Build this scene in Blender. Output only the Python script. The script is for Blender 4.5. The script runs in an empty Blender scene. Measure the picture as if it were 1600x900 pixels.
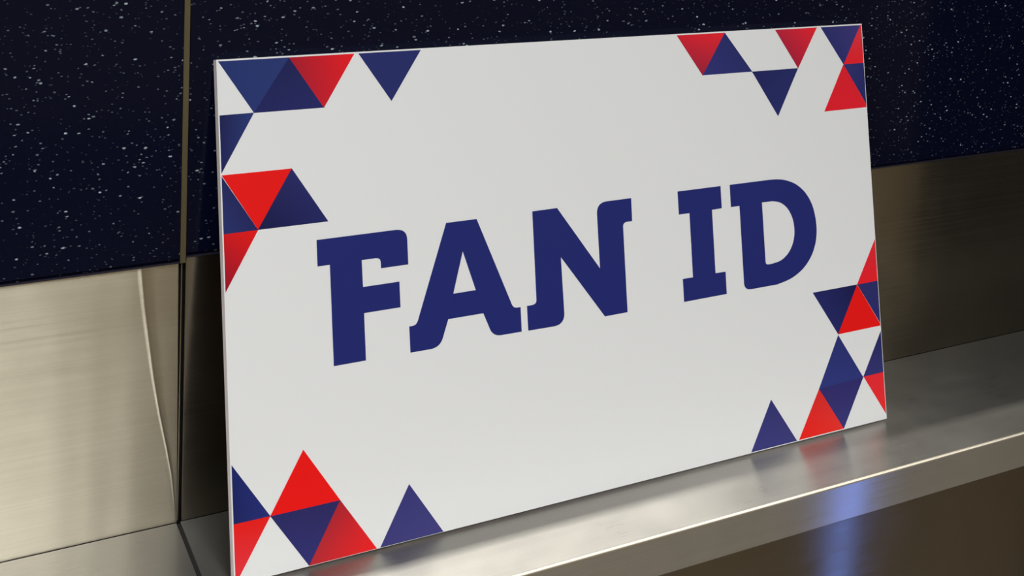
import bpy, bmesh, math, random
from mathutils import Vector, Matrix

S = bpy.context.scene
COL = S.collection

# ------------------------------------------------------------------ camera
cam = bpy.data.cameras.new('camera')
cam_ob = bpy.data.objects.new('camera', cam)
COL.objects.link(cam_ob)
PITCH, ROLL, YAW = -0.13894, 0.09218, 0.66757
cy, sy, cp, sp = math.cos(YAW), math.sin(YAW), math.cos(PITCH), math.sin(PITCH)
fwd = Vector((sy*cp, cy*cp, sp))
rt0 = Vector((cy, -sy, 0))
up0 = rt0.cross(fwd)
rt = math.cos(ROLL)*rt0 + math.sin(ROLL)*up0
up = -math.sin(ROLL)*rt0 + math.cos(ROLL)*up0
m = Matrix((rt, up, -fwd)).transposed().to_4x4()
m.translation = Vector((-0.24933, -1.31071, 0.72714))
cam_ob.matrix_world = m
cam.sensor_width = 36
cam.lens = 2302.45/1600*36
cam.shift_x = -722.132/1600
cam.shift_y = -539.743/1600
cam.clip_start = 0.02
S.camera = cam_ob

# ------------------------------------------------------------------ world, exposure
world = bpy.data.worlds.new('world')
S.world = world
world.use_nodes = True
world.node_tree.nodes['Background'].inputs[0].default_value = (0.05, 0.05, 0.05, 1)
world.node_tree.nodes['Background'].inputs[1].default_value = 0.3
S.view_settings.view_transform = 'Standard'
S.view_settings.look = 'None'
S.view_settings.gamma = 1
S.view_settings.exposure = 0.0

# ------------------------------------------------------------------ room lamps and added lights
def area(name, loc, target, sx, sy_, power, col):
    l = bpy.data.lights.new(name, 'AREA')
    l.shape = 'RECTANGLE'; l.size = sx; l.size_y = sy_
    l.energy = power; l.color = col
    o = bpy.data.objects.new(name, l)
    COL.objects.link(o)
    o.location = loc
    d = Vector(target) - Vector(loc)
    o.rotation_euler = d.to_track_quat('-Z', 'Y').to_euler()
    return o
area('unseen_overhead_light', (-0.42, -2.0, 1.75), (-0.42, -2.0, 0), 1.3, 1.6, 57, (.985, .995, 1))
area('unseen_overhead_light', (1.9, -2.1, 1.75), (1.9, -2.1, 0), 0.7, 1.2, 31, (1, .995, .985))
area('unseen_overhead_light', (-2.1, -1.1, 1.75), (-2.1, -1.1, 0), 0.6, 0.6, 22, (1, .985, .965))  # added unseen light, brightens the left edge of the board
area('added_shelf_light', (0.1, -.262, 1.74), (0.1, -.262, 0), 2.25, 0.02, 70, (1, .97, .90))  # added unseen strip, lights the front band of the shelf
area('blue_lamp_tube', (1.22, -1.19, -0.5), (0.2, -1.0, -.5), 0.05, 0.9, .46, (.13, .27, 1))

# ------------------------------------------------------------------ helpers
def lin(c):
    return tuple(((v/255)/12.92 if v/255 <= .04045 else ((v/255+.055)/1.055)**2.4) for v in c)

def link(name, mesh, mat=None, parent=None, label=None):
    o = bpy.data.objects.new(name, mesh)
    COL.objects.link(o)
    if mat and not mesh.materials: mesh.materials.append(mat)
    if parent: o.parent = parent
    if label: o['label'] = label
    return o

def mesh_py(name, v, f, smooth=False):
    me = bpy.data.meshes.new(name)
    me.from_pydata(v, [], f)
    me.update()
    bm = bmesh.new(); bm.from_mesh(me)
    bmesh.ops.recalc_face_normals(bm, faces=bm.faces)
    bm.to_mesh(me); bm.free()
    if smooth:
        for p in me.polygons: p.use_smooth = True
    return me

def box_mesh(name, lo, hi, bevel=0.0, seg=2):
    bm = bmesh.new()
    bmesh.ops.create_cube(bm, size=1)
    for v in bm.verts:
        v.co = Vector([lo[i] + (v.co[i]+.5)*(hi[i]-lo[i]) for i in range(3)])
    if bevel:
        bmesh.ops.bevel(bm, geom=bm.edges[:], offset=bevel, segments=seg, profile=.5, affect='EDGES')
    me = bpy.data.meshes.new(name)
    bm.to_mesh(me); bm.free()
    return me

def extrude_x(name, prof, x0, x1, smooth_ang=40):
    n = len(prof)
    v = [(x0, y, z) for y, z in prof] + [(x1, y, z) for y, z in prof]
    f = [(i, (i+1) % n, n+(i+1) % n, n+i) for i in range(n)]
    f += [tuple(range(n)), tuple(range(2*n-1, n-1, -1))]
    me = mesh_py(name, v, f)
    for p in me.polygons: p.use_smooth = True
    me.set_sharp_from_angle(angle=math.radians(smooth_ang))
    return me

# ------------------------------------------------------------------ materials
def new_mat(name):
    mt = bpy.data.materials.new(name); mt.use_nodes = True
    nt = mt.node_tree
    return mt, nt, nt.nodes['Principled BSDF']

def N(nt, typ, **kw):
    n = nt.nodes.new(typ)
    for k, v in kw.items(): setattr(n, k, v)
    return n

def plain(name, col, rough=.5, metal=0.0, spec=.5):
    mt, nt, b = new_mat(name)
    b.inputs['Base Color'].default_value = (*lin(col), 1)
    b.inputs['Roughness'].default_value = rough
    b.inputs['Metallic'].default_value = metal
    b.inputs['Specular IOR Level'].default_value = spec
    return mt

def math_n(nt, op, a, b=None, clamp=False):
    n = N(nt, 'ShaderNodeMath', operation=op); n.use_clamp = clamp
    for i, x in enumerate((a, b)):
        if x is None: continue
        if isinstance(x, (int, float)): n.inputs[i].default_value = x
        else: nt.links.new(x, n.inputs[i])
    return n.outputs[0]

def brushed_steel(name, tangent, stretch, base=(.62, .58, .475), rough=.32, metal=1.0, aniso=1.0, wave=0.0, wave_axis=0):
    """steel sheet with a fine grain along x; tangent = direction across the grain"""
    mt, nt, b = new_mat(name)
    tc = N(nt, 'ShaderNodeTexCoord')
    mp = N(nt, 'ShaderNodeMapping'); mp.inputs['Scale'].default_value = stretch
    nt.links.new(tc.outputs['Object'], mp.inputs[0])
    g = N(nt, 'ShaderNodeTexNoise'); g.inputs['Scale'].default_value = 1; g.inputs['Detail'].default_value = 3
    nt.links.new(mp.outputs[0], g.inputs['Vector'])
    sm = N(nt, 'ShaderNodeTexNoise'); sm.inputs['Scale'].default_value = 14; sm.inputs['Detail'].default_value = 5
    sm.inputs['Roughness'].default_value = .62
    nt.links.new(tc.outputs['Object'], sm.inputs['Vector'])
    r = N(nt, 'ShaderNodeMapRange'); r.inputs[1].default_value = .25; r.inputs[2].default_value = .75
    r.inputs[3].default_value = rough-.05; r.inputs[4].default_value = rough+.06
    nt.links.new(math_n(nt, 'ADD', math_n(nt, 'MULTIPLY', g.outputs[0], .5), math_n(nt, 'MULTIPLY', sm.outputs[0], .5)), r.inputs[0])
    nt.links.new(r.outputs[0], b.inputs['Roughness'])
    cr = N(nt, 'ShaderNodeMapRange'); cr.inputs[1].default_value = .3; cr.inputs[2].default_value = .7
    cr.inputs[3].default_value = .90; cr.inputs[4].default_value = 1.08
    nt.links.new(math_n(nt, 'ADD', math_n(nt, 'MULTIPLY', g.outputs[0], .45), math_n(nt, 'MULTIPLY', sm.outputs[0], .55)), cr.inputs[0])
    mx = N(nt, 'ShaderNodeVectorMath', operation='SCALE')
    mx.inputs[0].default_value = base
    nt.links.new(cr.outputs[0], mx.inputs['Scale'])
    nt.links.new(mx.outputs[0], b.inputs['Base Color'])
    b.inputs['Metallic'].default_value = metal
    b.inputs['Anisotropic'].default_value = aniso
    tv = N(nt, 'ShaderNodeCombineXYZ')
    for i in range(3): tv.inputs[i].default_value = tangent[i]
    nt.links.new(tv.outputs[0], b.inputs['Tangent'])
    bp = N(nt, 'ShaderNodeBump'); bp.inputs['Strength'].default_value = .003; bp.inputs['Distance'].default_value = .0006
    nt.links.new(g.outputs[0], bp.inputs['Height'])
    last = bp
    if wave:
        mp2 = N(nt, 'ShaderNodeMapping'); mp2.inputs['Scale'].default_value = (22, 0, 1.2)
        nt.links.new(tc.outputs['Object'], mp2.inputs[0])
        w = N(nt, 'ShaderNodeTexNoise'); w.inputs['Scale'].default_value = 1; w.inputs['Detail'].default_value = 1
        nt.links.new(mp2.outputs[0], w.inputs['Vector'])
        b2 = N(nt, 'ShaderNodeBump'); b2.inputs['Strength'].default_value = 1; b2.inputs['Distance'].default_value = wave
        nt.links.new(w.outputs[0], b2.inputs['Height'])
        nt.links.new(b2.outputs[0], bp.inputs['Normal'])
    nt.links.new(bp.outputs[0], b.inputs['Normal'])
    return mt

def speckled(name):
    mt, nt, b = new_mat(name)
    tc = N(nt, 'ShaderNodeTexCoord')
    def layer(scale, rot, r0, r1, keep, off):
        mp = N(nt, 'ShaderNodeMapping')
        mp.inputs['Location'].default_value = (off, off*.7, off*1.3)
        mp.inputs['Rotation'].default_value = (0, rot, 0)
        mp.inputs['Scale'].default_value = (scale*.62, 0, scale)
        nt.links.new(tc.outputs['Object'], mp.inputs[0])
        # break the outline of the flakes
        nz = N(nt, 'ShaderNodeTexNoise'); nz.inputs['Scale'].default_value = 2.6; nz.inputs['Detail'].default_value = 2
        nt.links.new(mp.outputs[0], nz.inputs['Vector'])
        vm = N(nt, 'ShaderNodeVectorMath', operation='SCALE'); vm.inputs['Scale'].default_value = .35
        nt.links.new(nz.outputs['Color'], vm.inputs[0])
        va = N(nt, 'ShaderNodeVectorMath', operation='ADD')
        nt.links.new(mp.outputs[0], va.inputs[0]); nt.links.new(vm.outputs[0], va.inputs[1])
        fl = N(nt, 'ShaderNodeVectorMath', operation='MULTIPLY'); fl.inputs[1].default_value = (1, 0, 1)
        nt.links.new(va.outputs[0], fl.inputs[0])
        vo = N(nt, 'ShaderNodeTexVoronoi'); vo.inputs['Scale'].default_value = 1
        nt.links.new(fl.outputs[0], vo.inputs['Vector'])
        sp_ = N(nt, 'ShaderNodeSeparateColor')
        nt.links.new(vo.outputs['Color'], sp_.inputs[0])
        # radius per cell, zero for the cells without a flake
        rad = math_n(nt, 'ADD', math_n(nt, 'MULTIPLY', math_n(nt, 'POWER', sp_.outputs[1], 2.0), r1-r0), r0)
        on = math_n(nt, 'LESS_THAN', sp_.outputs[0], keep)
        rad = math_n(nt, 'MULTIPLY', rad, on)
        d = math_n(nt, 'SUBTRACT', rad, vo.outputs['Distance'])
        msk = math_n(nt, 'MULTIPLY', d, 14, True)
        br = math_n(nt, 'ADD', math_n(nt, 'MULTIPLY', sp_.outputs[2], .75), .25)
        return math_n(nt, 'MULTIPLY', msk, br)
    a = layer(245, .25, .06, .22, .62, 0)
    c = layer(330, -.2, .10, .22, .68, 7.3)
    c = math_n(nt, 'MULTIPLY', c, .40)
    e = layer(420, .5, .08, .24, .6, 3.1)
    e = math_n(nt, 'MULTIPLY', e, .20)
    tot = math_n(nt, 'MAXIMUM', math_n(nt, 'MAXIMUM', a, c), e)
    mix = N(nt, 'ShaderNodeMix', data_type='RGBA')
    nt.links.new(tot, mix.inputs['Factor'])
    mix.inputs['A'].default_value = (.0020, .0032, .0150, 1)
    mix.inputs['B'].default_value = (.42, .52, .60, 1)
    nt.links.new(mix.outputs['Result'], b.inputs['Base Color'])
    b.inputs['Roughness'].default_value = .1
    b.inputs['Specular IOR Level'].default_value = .17
    return mt

M_lam = speckled('speckled_navy_laminate')
M_lamedge = plain('laminate_edge', (30, 28, 44), .35)
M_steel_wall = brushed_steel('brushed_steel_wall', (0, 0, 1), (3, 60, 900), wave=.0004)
M_steel_wall_right = brushed_steel('brushed_steel_wall_right', (0, 0, 1), (3, 60, 900), base=(.355, .33, .275), rough=.19, wave=.0002)  # dark reflection on the right partly put into a darker base colour
M_steel_top = brushed_steel('brushed_steel_shelf', (0, 1, 0), (3, 900, 60), rough=.30, base=(.47, .455, .42), metal=.91)
M_steel_lip = brushed_steel('brushed_steel_lip', (0, 0, 1), (3, 60, 900), rough=.135, aniso=.75, metal=.84, base=(.47, .465, .44))
M_steel_dimmed = brushed_steel('brushed_steel_cabinet', (0, 0, 1), (3, 60, 900), rough=.12, aniso=.75, base=(.225, .20, .165))  # dim floor reflection put into the darker base colour
M_rim = plain('highlight_edge_steel', (205, 198, 182), .42, 1.0)  # highlight along the edge partly put into a lighter steel tone
M_strip = plain('seam_strip', (112, 104, 80), .4, .6)
M_gap = plain('joint_filler', (22, 18, 26), .6)
M_bead = plain('bead_steel', (190, 180, 150), .3, 1.0)

def board_white():
    mt, nt, b = new_mat('board_white')
    b.inputs['Base Color'].default_value = (.775, .795, .815, 1)
    b.inputs['Roughness'].default_value = .42
    b.inputs['Specular IOR Level'].default_value = .35
    return mt
M_white = board_white()
M_core = plain('foam_core', (236, 230, 236), .7)
M_back = plain('board_backing', (96, 88, 84), .7)
def ink():
    mt, nt, b = new_mat('printed_ink')
    at = N(nt, 'ShaderNodeAttribute', attribute_name='ink')
    nt.links.new(at.outputs['Color'], b.inputs['Base Color'])
    b.inputs['Roughness'].default_value = .5
    b.inputs['Specular IOR Level'].default_value = .12
    return mt
M_ink = ink()

# ------------------------------------------------------------------ the room plus added blockers (mostly behind the camera; it is what the steel mirrors)
def struct(name, lo, hi, col, rough=.6):
    o = link(name, box_mesh(name, lo, hi), plain('paint_'+name, col, rough))
    o['kind'] = 'structure'
    return o
X0, X1, Y0, Z0, Z1 = -3.0, 3.2, -4.6, -0.95, 1.8
struct('floor', (X0-.1, Y0-.1, Z0-.1), (X1+.1, .2, Z0), (112, 103, 88), .45)
struct('ceiling', (X0-.1, Y0-.1, Z1), (X1+.1, .2, Z1+.1), (225, 222, 214))
struct('wall_left', (X0-.1, Y0, Z0), (X0, .2, Z1), (140, 132, 116))
struct('wall_right', (X1, Y0, Z0), (X1+.1, .2, Z1), (176, 160, 128))
struct('added_dark_blocker', (1.25, -.70, Z0), (1.31, .0, Z1), (14, 10, 8), .9)  # added unseen dark slab, keeps the reflection in the right steel dark
struct('added_hood_1', (-1.2, -.20, .76), (1.249, -.0005, .80), (40, 40, 48))  # added unseen hood, shades the rear of the shelf from the strip above
struct('wall_front', (X0, Y0-.1, Z0), (X1, Y0, Z1), (176, 162, 132))

# back wall: a substrate that carries the laminate and steel panels
XL, XR = -0.62, 1.249
wb = link('wall_back', box_mesh('wall_back', (X0, .0125, Z0), (X1, .2, Z1)), M_gap)
wb['kind'] = 'structure'
XS = -.0207                                  # the vertical seam
ZL, ZR = .2345, .2388
def laminate(x0, x1, zb):
    ch = .0035
    prof = [(0, Z1-.002), (0, zb+ch), (ch*.8, zb), (.0125, zb), (.0125, Z1-.002)]
    p = link('laminate_panel', extrude_x('laminate_panel', prof, x0, x1, 20), M_lam, wb)
    e = box_mesh('edge_band', (x0, .0006, zb-.0012), (x1, .0125, zb+.0003))
    link('edge_band', e, M_lamedge, p, 'dull dark edge band')
    return p
laminate(XL, XS-.0026, ZL)
laminate(XS+.0026, XR, ZR)
link('seam_strip', box_mesh('seam_strip', (XS-.0022, -.0006, ZL-.001), (XS+.0022, .0125, Z1-.002), .0005), M_strip, wb,
     'narrow dull brown strip')
# left steel sheet, shaped with a curved crease to give a bright reflected line
YS = .004
crease_pts = [(.2345, -.0511), (.198, -.0479), (.170, -.0447), (.135, -.0405), (.100, -.0353), (.070, -.0300), (.042, -.0256), (.009, -.0228), (-.001, -.0225)]
def crease(z):
    for (z1, a1), (z2, a2) in zip(crease_pts, crease_pts[1:]):
        if z2 <= z <= z1:
            t = (z1-z)/(z1-z2); return a1+(a2-a1)*t
    return crease_pts[-1][1]
def left_sheet():
    rows = 40
    offs = [-2.4, -1.6, -1, -.5, 0, .5, 1]
    V, F = [], []
    base = [XL, -.3, -.16, -.12, -.09]
    for i in range(rows+1):
        z = (ZL-.0015)*i/rows
        XE = -.0214-.0020*z/ZL
        c = min(crease(z), XE-.0004)
        hw = .0006+.0016*z/ZL
        xs = base + [c+o*hw for o in offs] + [c+hw+(XE-c-hw)*k/3 for k in (1, 2, 3)]
        for j, x in enumerate(xs):
            x = min(x, XE)
            y = YS
            d = x-c
            if abs(d) < hw: y -= .0003*(z/ZL)*(1+math.cos(math.pi*d/hw))/2
            if d > 0: y += d*.022
            V.append((x, y, z))
    n = len(base)+len(offs)+3
    for i in range(rows):
        for j in range(n-1):
            a = i*n+j
            F.append((a, a+1, a+n+1, a+n))
    me = bpy.data.meshes.new('steel_panel')
    me.from_pydata(V, [], F); me.update()
    bm = bmesh.new(); bm.from_mesh(me)
    bmesh.ops.remove_doubles(bm, verts=bm.verts, dist=1e-6)
    bmesh.ops.recalc_face_normals(bm, faces=bm.faces)
    if sum(f.normal.y for f in bm.faces) > 0: bmesh.ops.reverse_faces(bm, faces=bm.faces)
    # give the sheet its thickness
    edge = [e for e in bm.edges if e.is_boundary]
    r = bmesh.ops.extrude_edge_only(bm, edges=edge)
    for v in [g for g in r['geom'] if isinstance(g, bmesh.types.BMVert)]: v.co.y = .0125
    bm.to_mesh(me); bm.free()
    for p in me.polygons: p.use_smooth = True
    me.set_sharp_from_angle(angle=math.radians(35))
    return me
link('steel_panel', left_sheet(), M_steel_wall, wb, 'pale steel sheet with a curved crease shaped for a reflected streak')
link('steel_panel', box_mesh('steel_panel', (-.0181, YS, 0), (XR, .0125, ZR-.0015), .0008), M_steel_wall_right, wb, 'steel sheet with a dim reflection put into its colour')
link('joint_bead', box_mesh('joint_bead', (-.0212, .0045, .001), (-.0202, .0125, ZL-.003), .0004), M_bead, wb, 'bright bead in the joint')

# ------------------------------------------------------------------ steel counter
D = .20903
counter = bpy.data.objects.new('steel_counter', None); COL.objects.link(counter)
counter.location = (0.3, -D/2, Z0)
counter['label'] = 'brushed steel counter ledge with folded front lip under the sign board'
counter['category'] = 'counter'
def cpart(name, me, mat, label=None):
    o = link(name, me, mat, counter, label)
    o.matrix_parent_inverse = Matrix.Translation((-.3, D/2, -Z0))
    return o
R = .0026
def shelf_prof(back):
    return [(back, 0), (-D+R, 0), (-D+R, -.002), (back, -.002)]
def edge_prof():
    pr = []
    for k in range(13):
        a = math.radians(90+90*k/12)
        pr.append((-D+R+R*math.cos(a), -R+R*math.sin(a)))
    return pr + [(-D+.002, -R), (-D+R, -.002)]
def lip_prof():
    return [(-D, -R), (-D, -.0388), (-D+.0008, -.0398), (-D+.012, -.0398), (-D+.012, -.0380), (-D+.0018, -.0380), (-D+.0018, -R)]
for x0, x1, back in ((XL, -.0220, YS-.0016), (-.0186, 1.249, YS-.0004)):
    cpart('shelf_sheet', extrude_x('shelf_sheet', shelf_prof(back), x0, x1), M_steel_top)
    cpart('rolled_edge', extrude_x('rolled_edge', edge_prof(), x0, x1), M_rim, 'front edge with its highlight helped by a lighter tone')
    cpart('front_lip', extrude_x('front_lip', lip_prof(), x0, x1, 15), M_steel_lip)
cpart('joint_filler', box_mesh('joint_filler', (-.0221, -D+.004, -.0035), (-.0185, YS-.0016, -.0008)), M_gap, 'dark joint between the two sheets')
cpart('cabinet_front', box_mesh('cabinet_front', (XL, -D+.008, Z0), (1.249, -D+.03, -.0398), .001), M_steel_dimmed, 'steel front with the dim reflection put into its brown')

# ------------------------------------------------------------------ the sign board
W, H, T = .63, .42, .012
TH, DB = .26198, .12045
sign = bpy.data.objects.new('sign_board', None); COL.objects.link(sign)
# local frame: x along the board, y up the face, z out of the face
n_out = Vector((0, -math.cos(TH), math.sin(TH)))
u_up = Vector((0, math.sin(TH), math.cos(TH)))
fm = Matrix((Vector((1, 0, 0)), u_up, n_out)).transposed().to_4x4()
fm.translation = Vector((0, -DB, T*math.sin(TH)))
sign.matrix_world = fm
sign['label'] = 'white rectangular sign board with navy FAN ID lettering leaning against speckled wall'
sign['category'] = 'sign'

link('foam_core', box_mesh('foam_core', (-.001, 0, -T+.0008), (W+.0006, H, -.0008)), M_core, sign, 'pale foam edge')
link('face_sheet', box_mesh('face_sheet', (-.001, 0, -.0008), (W+.0006, H, 0)), M_white, sign, 'white printed face')
link('backing_sheet', box_mesh('backing_sheet', (-.001, 0, -T), (W+.0006, H, -T+.0008)), M_back, sign)

K = 1.08
def alb(c): return tuple(min(.9, v*K) for v in lin(c)) + (1,)
def add_ink(me, cols):
    at = me.attributes.new('ink', 'FLOAT_COLOR', 'POINT')
    for i in range(len(me.vertices)): at.data[i].color = cols[i % len(cols)]

B, BL, BD = (36, 43, 104), (38, 55, 116), (29, 31, 84)
R_, RD, RL = (226, 20, 18), (150, 20, 42), (228, 40, 44)
P0 = 1.0
tris = [
 # corner left above
 ('navy', [(.5, 420), (54.5, 420), (26, 374.5)], [(32, 48, 108), (38, 52, 112), (36, 52, 112)]),
 ('navy', [(54.5, 420), (80.5, 374.5), (26, 374.5)], [(26, 30, 82), (34, 38, 100), (30, 34, 92)]),
 ('red', [(54.5, 420), (106.6, 420), (80.5, 374.5)], [(160, 24, 44), (228, 22, 30), (190, 26, 44)]),
 ('navy', [(110.4, 420), (162.8, 420), (136.2, 375.8)], [B, B, B]),
 ('navy', [(0, 374.2), (25.7, 374.4), (0, 327.5)], [(24, 28, 78), BL, (28, 32, 90)]),
 ('red', [(0, 325.6), (53, 325.6), (25.8, 278.7)], [R_, R_, R_]),
 ('navy', [(0, 324.6), (25.6, 278.5), (0, 278.4)], [(34, 38, 92), (32, 36, 92), (36, 48, 108)]),
 ('navy', [(53.2, 325.6), (80.2, 278.5), (25.9, 278.5)], [(38, 40, 100), (32, 36, 96), (20, 22, 70)]),
 ('red', [(0, 278.3), (25.8, 278.3), (0, 231.6)], [(200, 20, 26), R_, (140, 14, 40)]),
 # corner left below
 ('navy', [(0, 93.8), (27.2, 47.3), (0, 47.3)], [(22, 34, 100), (36, 44, 116), (26, 34, 92)]),
 ('red', [(0, 47.1), (27.2, 47.1), (0, .2)], [(222, 26, 20), (222, 26, 20), (216, 52, 64)]),
 ('red', [(54, 94.2), (81, 47.3), (27.4, 47.3)], [R_, R_, R_]),
 ('navy', [(27.4, 47.1), (81, 47.1), (55.2, .5)], [(40, 40, 96), (44, 38, 92), (46, 46, 112)]),
 ('red', [(81.2, 46.9), (108.7, .5), (55.5, .5)], [(164, 34, 46), (232, 30, 30), (176, 40, 50)]),
 ('navy', [(137.4, 46.8), (164.3, .5), (111.9, .5)], [(52, 52, 116), (64, 62, 122), (60, 58, 120)]),
 # corner right above
 ('red', [(411.8, 420), (464.5, 420), (437.4, 377.5)], [(206, 30, 48), (228, 34, 44), (150, 30, 58)]),
 ('navy', [(464.9, 420), (493.4, 377.5), (437.6, 377.5)], [B, B, (46, 48, 118)]),
 ('navy', [(493.6, 377.2), (547.7, 377.2), (520.7, 329.8)], [(30, 35, 92), (34, 40, 100), B]),
 ('red', [(523.5, 420), (573.6, 420), (548, 377.4)], [(178, 30, 58), (230, 32, 44), (166, 26, 56)]),
 ('navy', [(578.8, 420), (628.2, 420), (604.3, 377.8)], [(38, 42, 104), (60, 54, 120), (44, 44, 112)]),
 ('red', [(628.5, 420), (630, 420), (630, 377.8), (604.5, 377.8)], [(214, 52, 66), (214, 52, 66), (226, 30, 40), (226, 26, 40)]),
 ('red', [(604.2, 377.5), (577, 329.8), (630, 330.2), (630, 333.2)], [(216, 28, 44), (222, 26, 44), (222, 30, 46), (222, 30, 46)]),
 ('navy', [(604.5, 377.5), (630, 377.5), (630, 333.6)], [(48, 48, 112), (38, 42, 106), (34, 38, 100)]),
 # right edge and corner right below
 ('red', [(630, 189), (630, 145.4), (604, 145.2)], [(216, 40, 56), (226, 30, 40), (226, 28, 40)]),
 ('navy', [(549.3, 144.9), (603.6, 144.9), (576.8, 98)], [(34, 38, 100), (22, 24, 72), (34, 38, 100)]),
 ('red', [(604, 144.7), (630, 99.8), (630, 98), (576.9, 97.8)], [R_, R_, R_, R_]),
 ('navy', [(604.3, 144.9), (630, 144.9), (630, 100.6)], [(44, 44, 104), (44, 44, 104), (40, 44, 108)]),
 ('navy', [(630, 92), (630, 49.2), (604.6, 48.9)], [(34, 36, 92), (48, 50, 112), (52, 52, 116)]),
 ('navy', [(576.7, 96.8), (604.1, 48.6), (549.9, 47)], [(40, 46, 112), (44, 52, 120), (44, 54, 122)]),
 ('navy', [(549.9, 46.8), (604.1, 48.3), (576.6, 1.2)], [(48, 42, 104), (46, 42, 106), (54, 54, 118)]),
 ('red', [(549.6, 46.6), (576.2, 1.2), (522.9, 1.2)], [(206, 42, 42), (226, 50, 44), (232, 30, 24)]),
 ('red', [(604.9, 48.7), (630, 48.9), (630, 5.5)], [(222, 40, 50), (222, 40, 50), (228, 44, 44)]),
 ('navy', [(493.2, 47.1), (519.9, 1.0), (467.7, 1.0)], [(48, 50, 112), (58, 58, 120), (58, 58, 122)]),
]
FI = .00012                                   # film thickness of the print
for q, (kind, pts, cols) in enumerate(tris):
    n = len(pts)
    FI = .00010+.00002*(q % 4)
    cen = sum((Vector(p) for p in pts), Vector((0, 0)))/n
    pts = [tuple(Vector(p)+(Vector(p)-cen).normalized()*.3) for p in pts]
    pts = [(max(x, 0), max(y, .3)) for x, y in pts]
    pts = [(min(x, 629.95)/1000, min(y, 418.6)/1000) for x, y in pts]
    V = [(x, y, -.0004) for x, y in pts] + [(x, y, FI) for x, y in pts]
    F = [tuple(range(n)), tuple(range(n, 2*n))] + [(i, (i+1) % n, n+(i+1) % n, n+i) for i in range(n)]
    me = mesh_py(kind+'_triangle', V, F)
    add_ink(me, [alb(c) for c in cols])
    link(kind+'_triangle', me, M_ink, sign)

# lettering: outlines with rounded corners (x, y[, radius]) in millimetres on the face
def rounded(pts):
    out = []
    n = len(pts)
    for i, p in enumerate(pts):
        P = Vector(p[:2]); r = p[2] if len(p) > 2 else 0
        if not r: out.append(P); continue
        A = Vector(pts[i-1][:2]); C = Vector(pts[(i+1) % n][:2])
        a = (A-P).normalized(); c = (C-P).normalized()
        ang = a.angle(c)
        t = min(r/math.tan(ang/2), (A-P).length*.9, (C-P).length*.9)
        p1, p2 = P+a*t, P+c*t
        for k in range(9):
            s = k/8
            q = (1-s)**2*p1 + 2*s*(1-s)*(P*.92+(p1+p2)*.04) + s*s*p2
            out.append(q)
    return out
def spline(pts, k=6):
    out = []
    for i in range(len(pts)-1):
        p0 = Vector(pts[max(i-1, 0)]); p1 = Vector(pts[i]); p2 = Vector(pts[i+1]); p3 = Vector(pts[min(i+2, len(pts)-1)])
        for j in range(k):
            t = j/k
            out.append(.5*((2*p1)+(p2-p0)*t+(2*p0-5*p1+4*p2-p3)*t*t+(3*p1-p0-3*p2+p3)*t**3))
    return [tuple(q) for q in out] + [tuple(pts[-1])]

LET = {}
LET['F'] = [[(70.5, 264), (144.5, 264, 9), (144.5, 233), (121.6, 233), (121.6, 242.2, 4), (106, 242.2), (106.2, 219.4),
             (136.4, 219.4), (136.4, 197.4), (106.2, 197.4), (106.2, 157.6), (80.3, 157.6), (80.3, 242), (70.5, 242)]]
LET['A'] = [[(178.5, 264.4), (205.6, 264.4), (235.2, 180.5, 5), (241.8, 180.4), (241.8, 158.4), (215.6, 158.6, 10), (207.8, 180.5),
             (176.7, 180.5), (168.5, 157.3, 11), (143.2, 157.4), (143.1, 179.8), (149.3, 179.8, 5)], [(192, 237.6), (202, 201.9), (182, 201.8)]]
LET['N'] = [[(257, 264.8), (280.6, 265), (319.5, 203.7), (319.2, 265.3, 10), (354.4, 265.4), (354.2, 243.6), (344.7, 243.5, 4),
             (344.7, 158.9), (321.9, 158.7), (281.9, 219.7), (282.7, 157.8, 10), (247.9, 158.2), (247.8, 180.4), (256.9, 180.5, 4)]]
LET['I'] = [[(403.2, 266), (450.2, 266), (450.2, 244), (439.3, 243.8), (439.3, 181.4), (450.4, 181.3), (450.4, 159.4), (403.8, 159),
             (403.7, 181.1), (414.7, 181.1), (414.7, 243.6), (403.3, 243.6)]]
D_out = spline([(504.6, 266), (516, 265.4), (527.2, 262.7), (538.3, 257), (548.4, 246.9), (555.6, 232.2), (558.4, 213.5), (556.7, 197.5), (550.3, 182.9), (539.3, 171.2), (525, 163.6), (508.5, 159.9)])
D_in = spline([(507.6, 244.1), (516.6, 241.8), (524.9, 235), (530.4, 224), (531.9, 210.8), (529.3, 199), (523.1, 189.4), (513.8, 183.2), (503, 181.4)])
LET['D'] = [[(460.5, 266)] + D_out + [(470.3, 159.7, 7), (470.2, 243.9), (460.5, 243.9)], [(495.9, 244.2)] + D_in + [(496.1, 181.3, 3)]]
for ch in 'FANID':
    cu = bpy.data.curves.new('letter', 'CURVE')
    cu.dimensions = '2D'; cu.fill_mode = 'BOTH'; cu.extrude = .0002
    for ring in LET[ch]:
        pts = rounded(ring)
        s = cu.splines.new('POLY'); s.points.add(len(pts)-1)
        for p, q in zip(s.points, pts): p.co = (q.x/1000, q.y/1000, 0, 1)
        s.use_cyclic_u = True
    tmp = bpy.data.objects.new('letter_outline', cu); COL.objects.link(tmp)
    me = bpy.data.meshes.new_from_object(tmp.evaluated_get(bpy.context.evaluated_depsgraph_get()))
    bpy.data.objects.remove(tmp); bpy.data.curves.remove(cu)
    me.name = 'letter'
    add_ink(me, [alb((31, 39, 108))])
    me.materials.clear()
    link('letter', me, M_ink, sign, 'navy letter ' + ch)
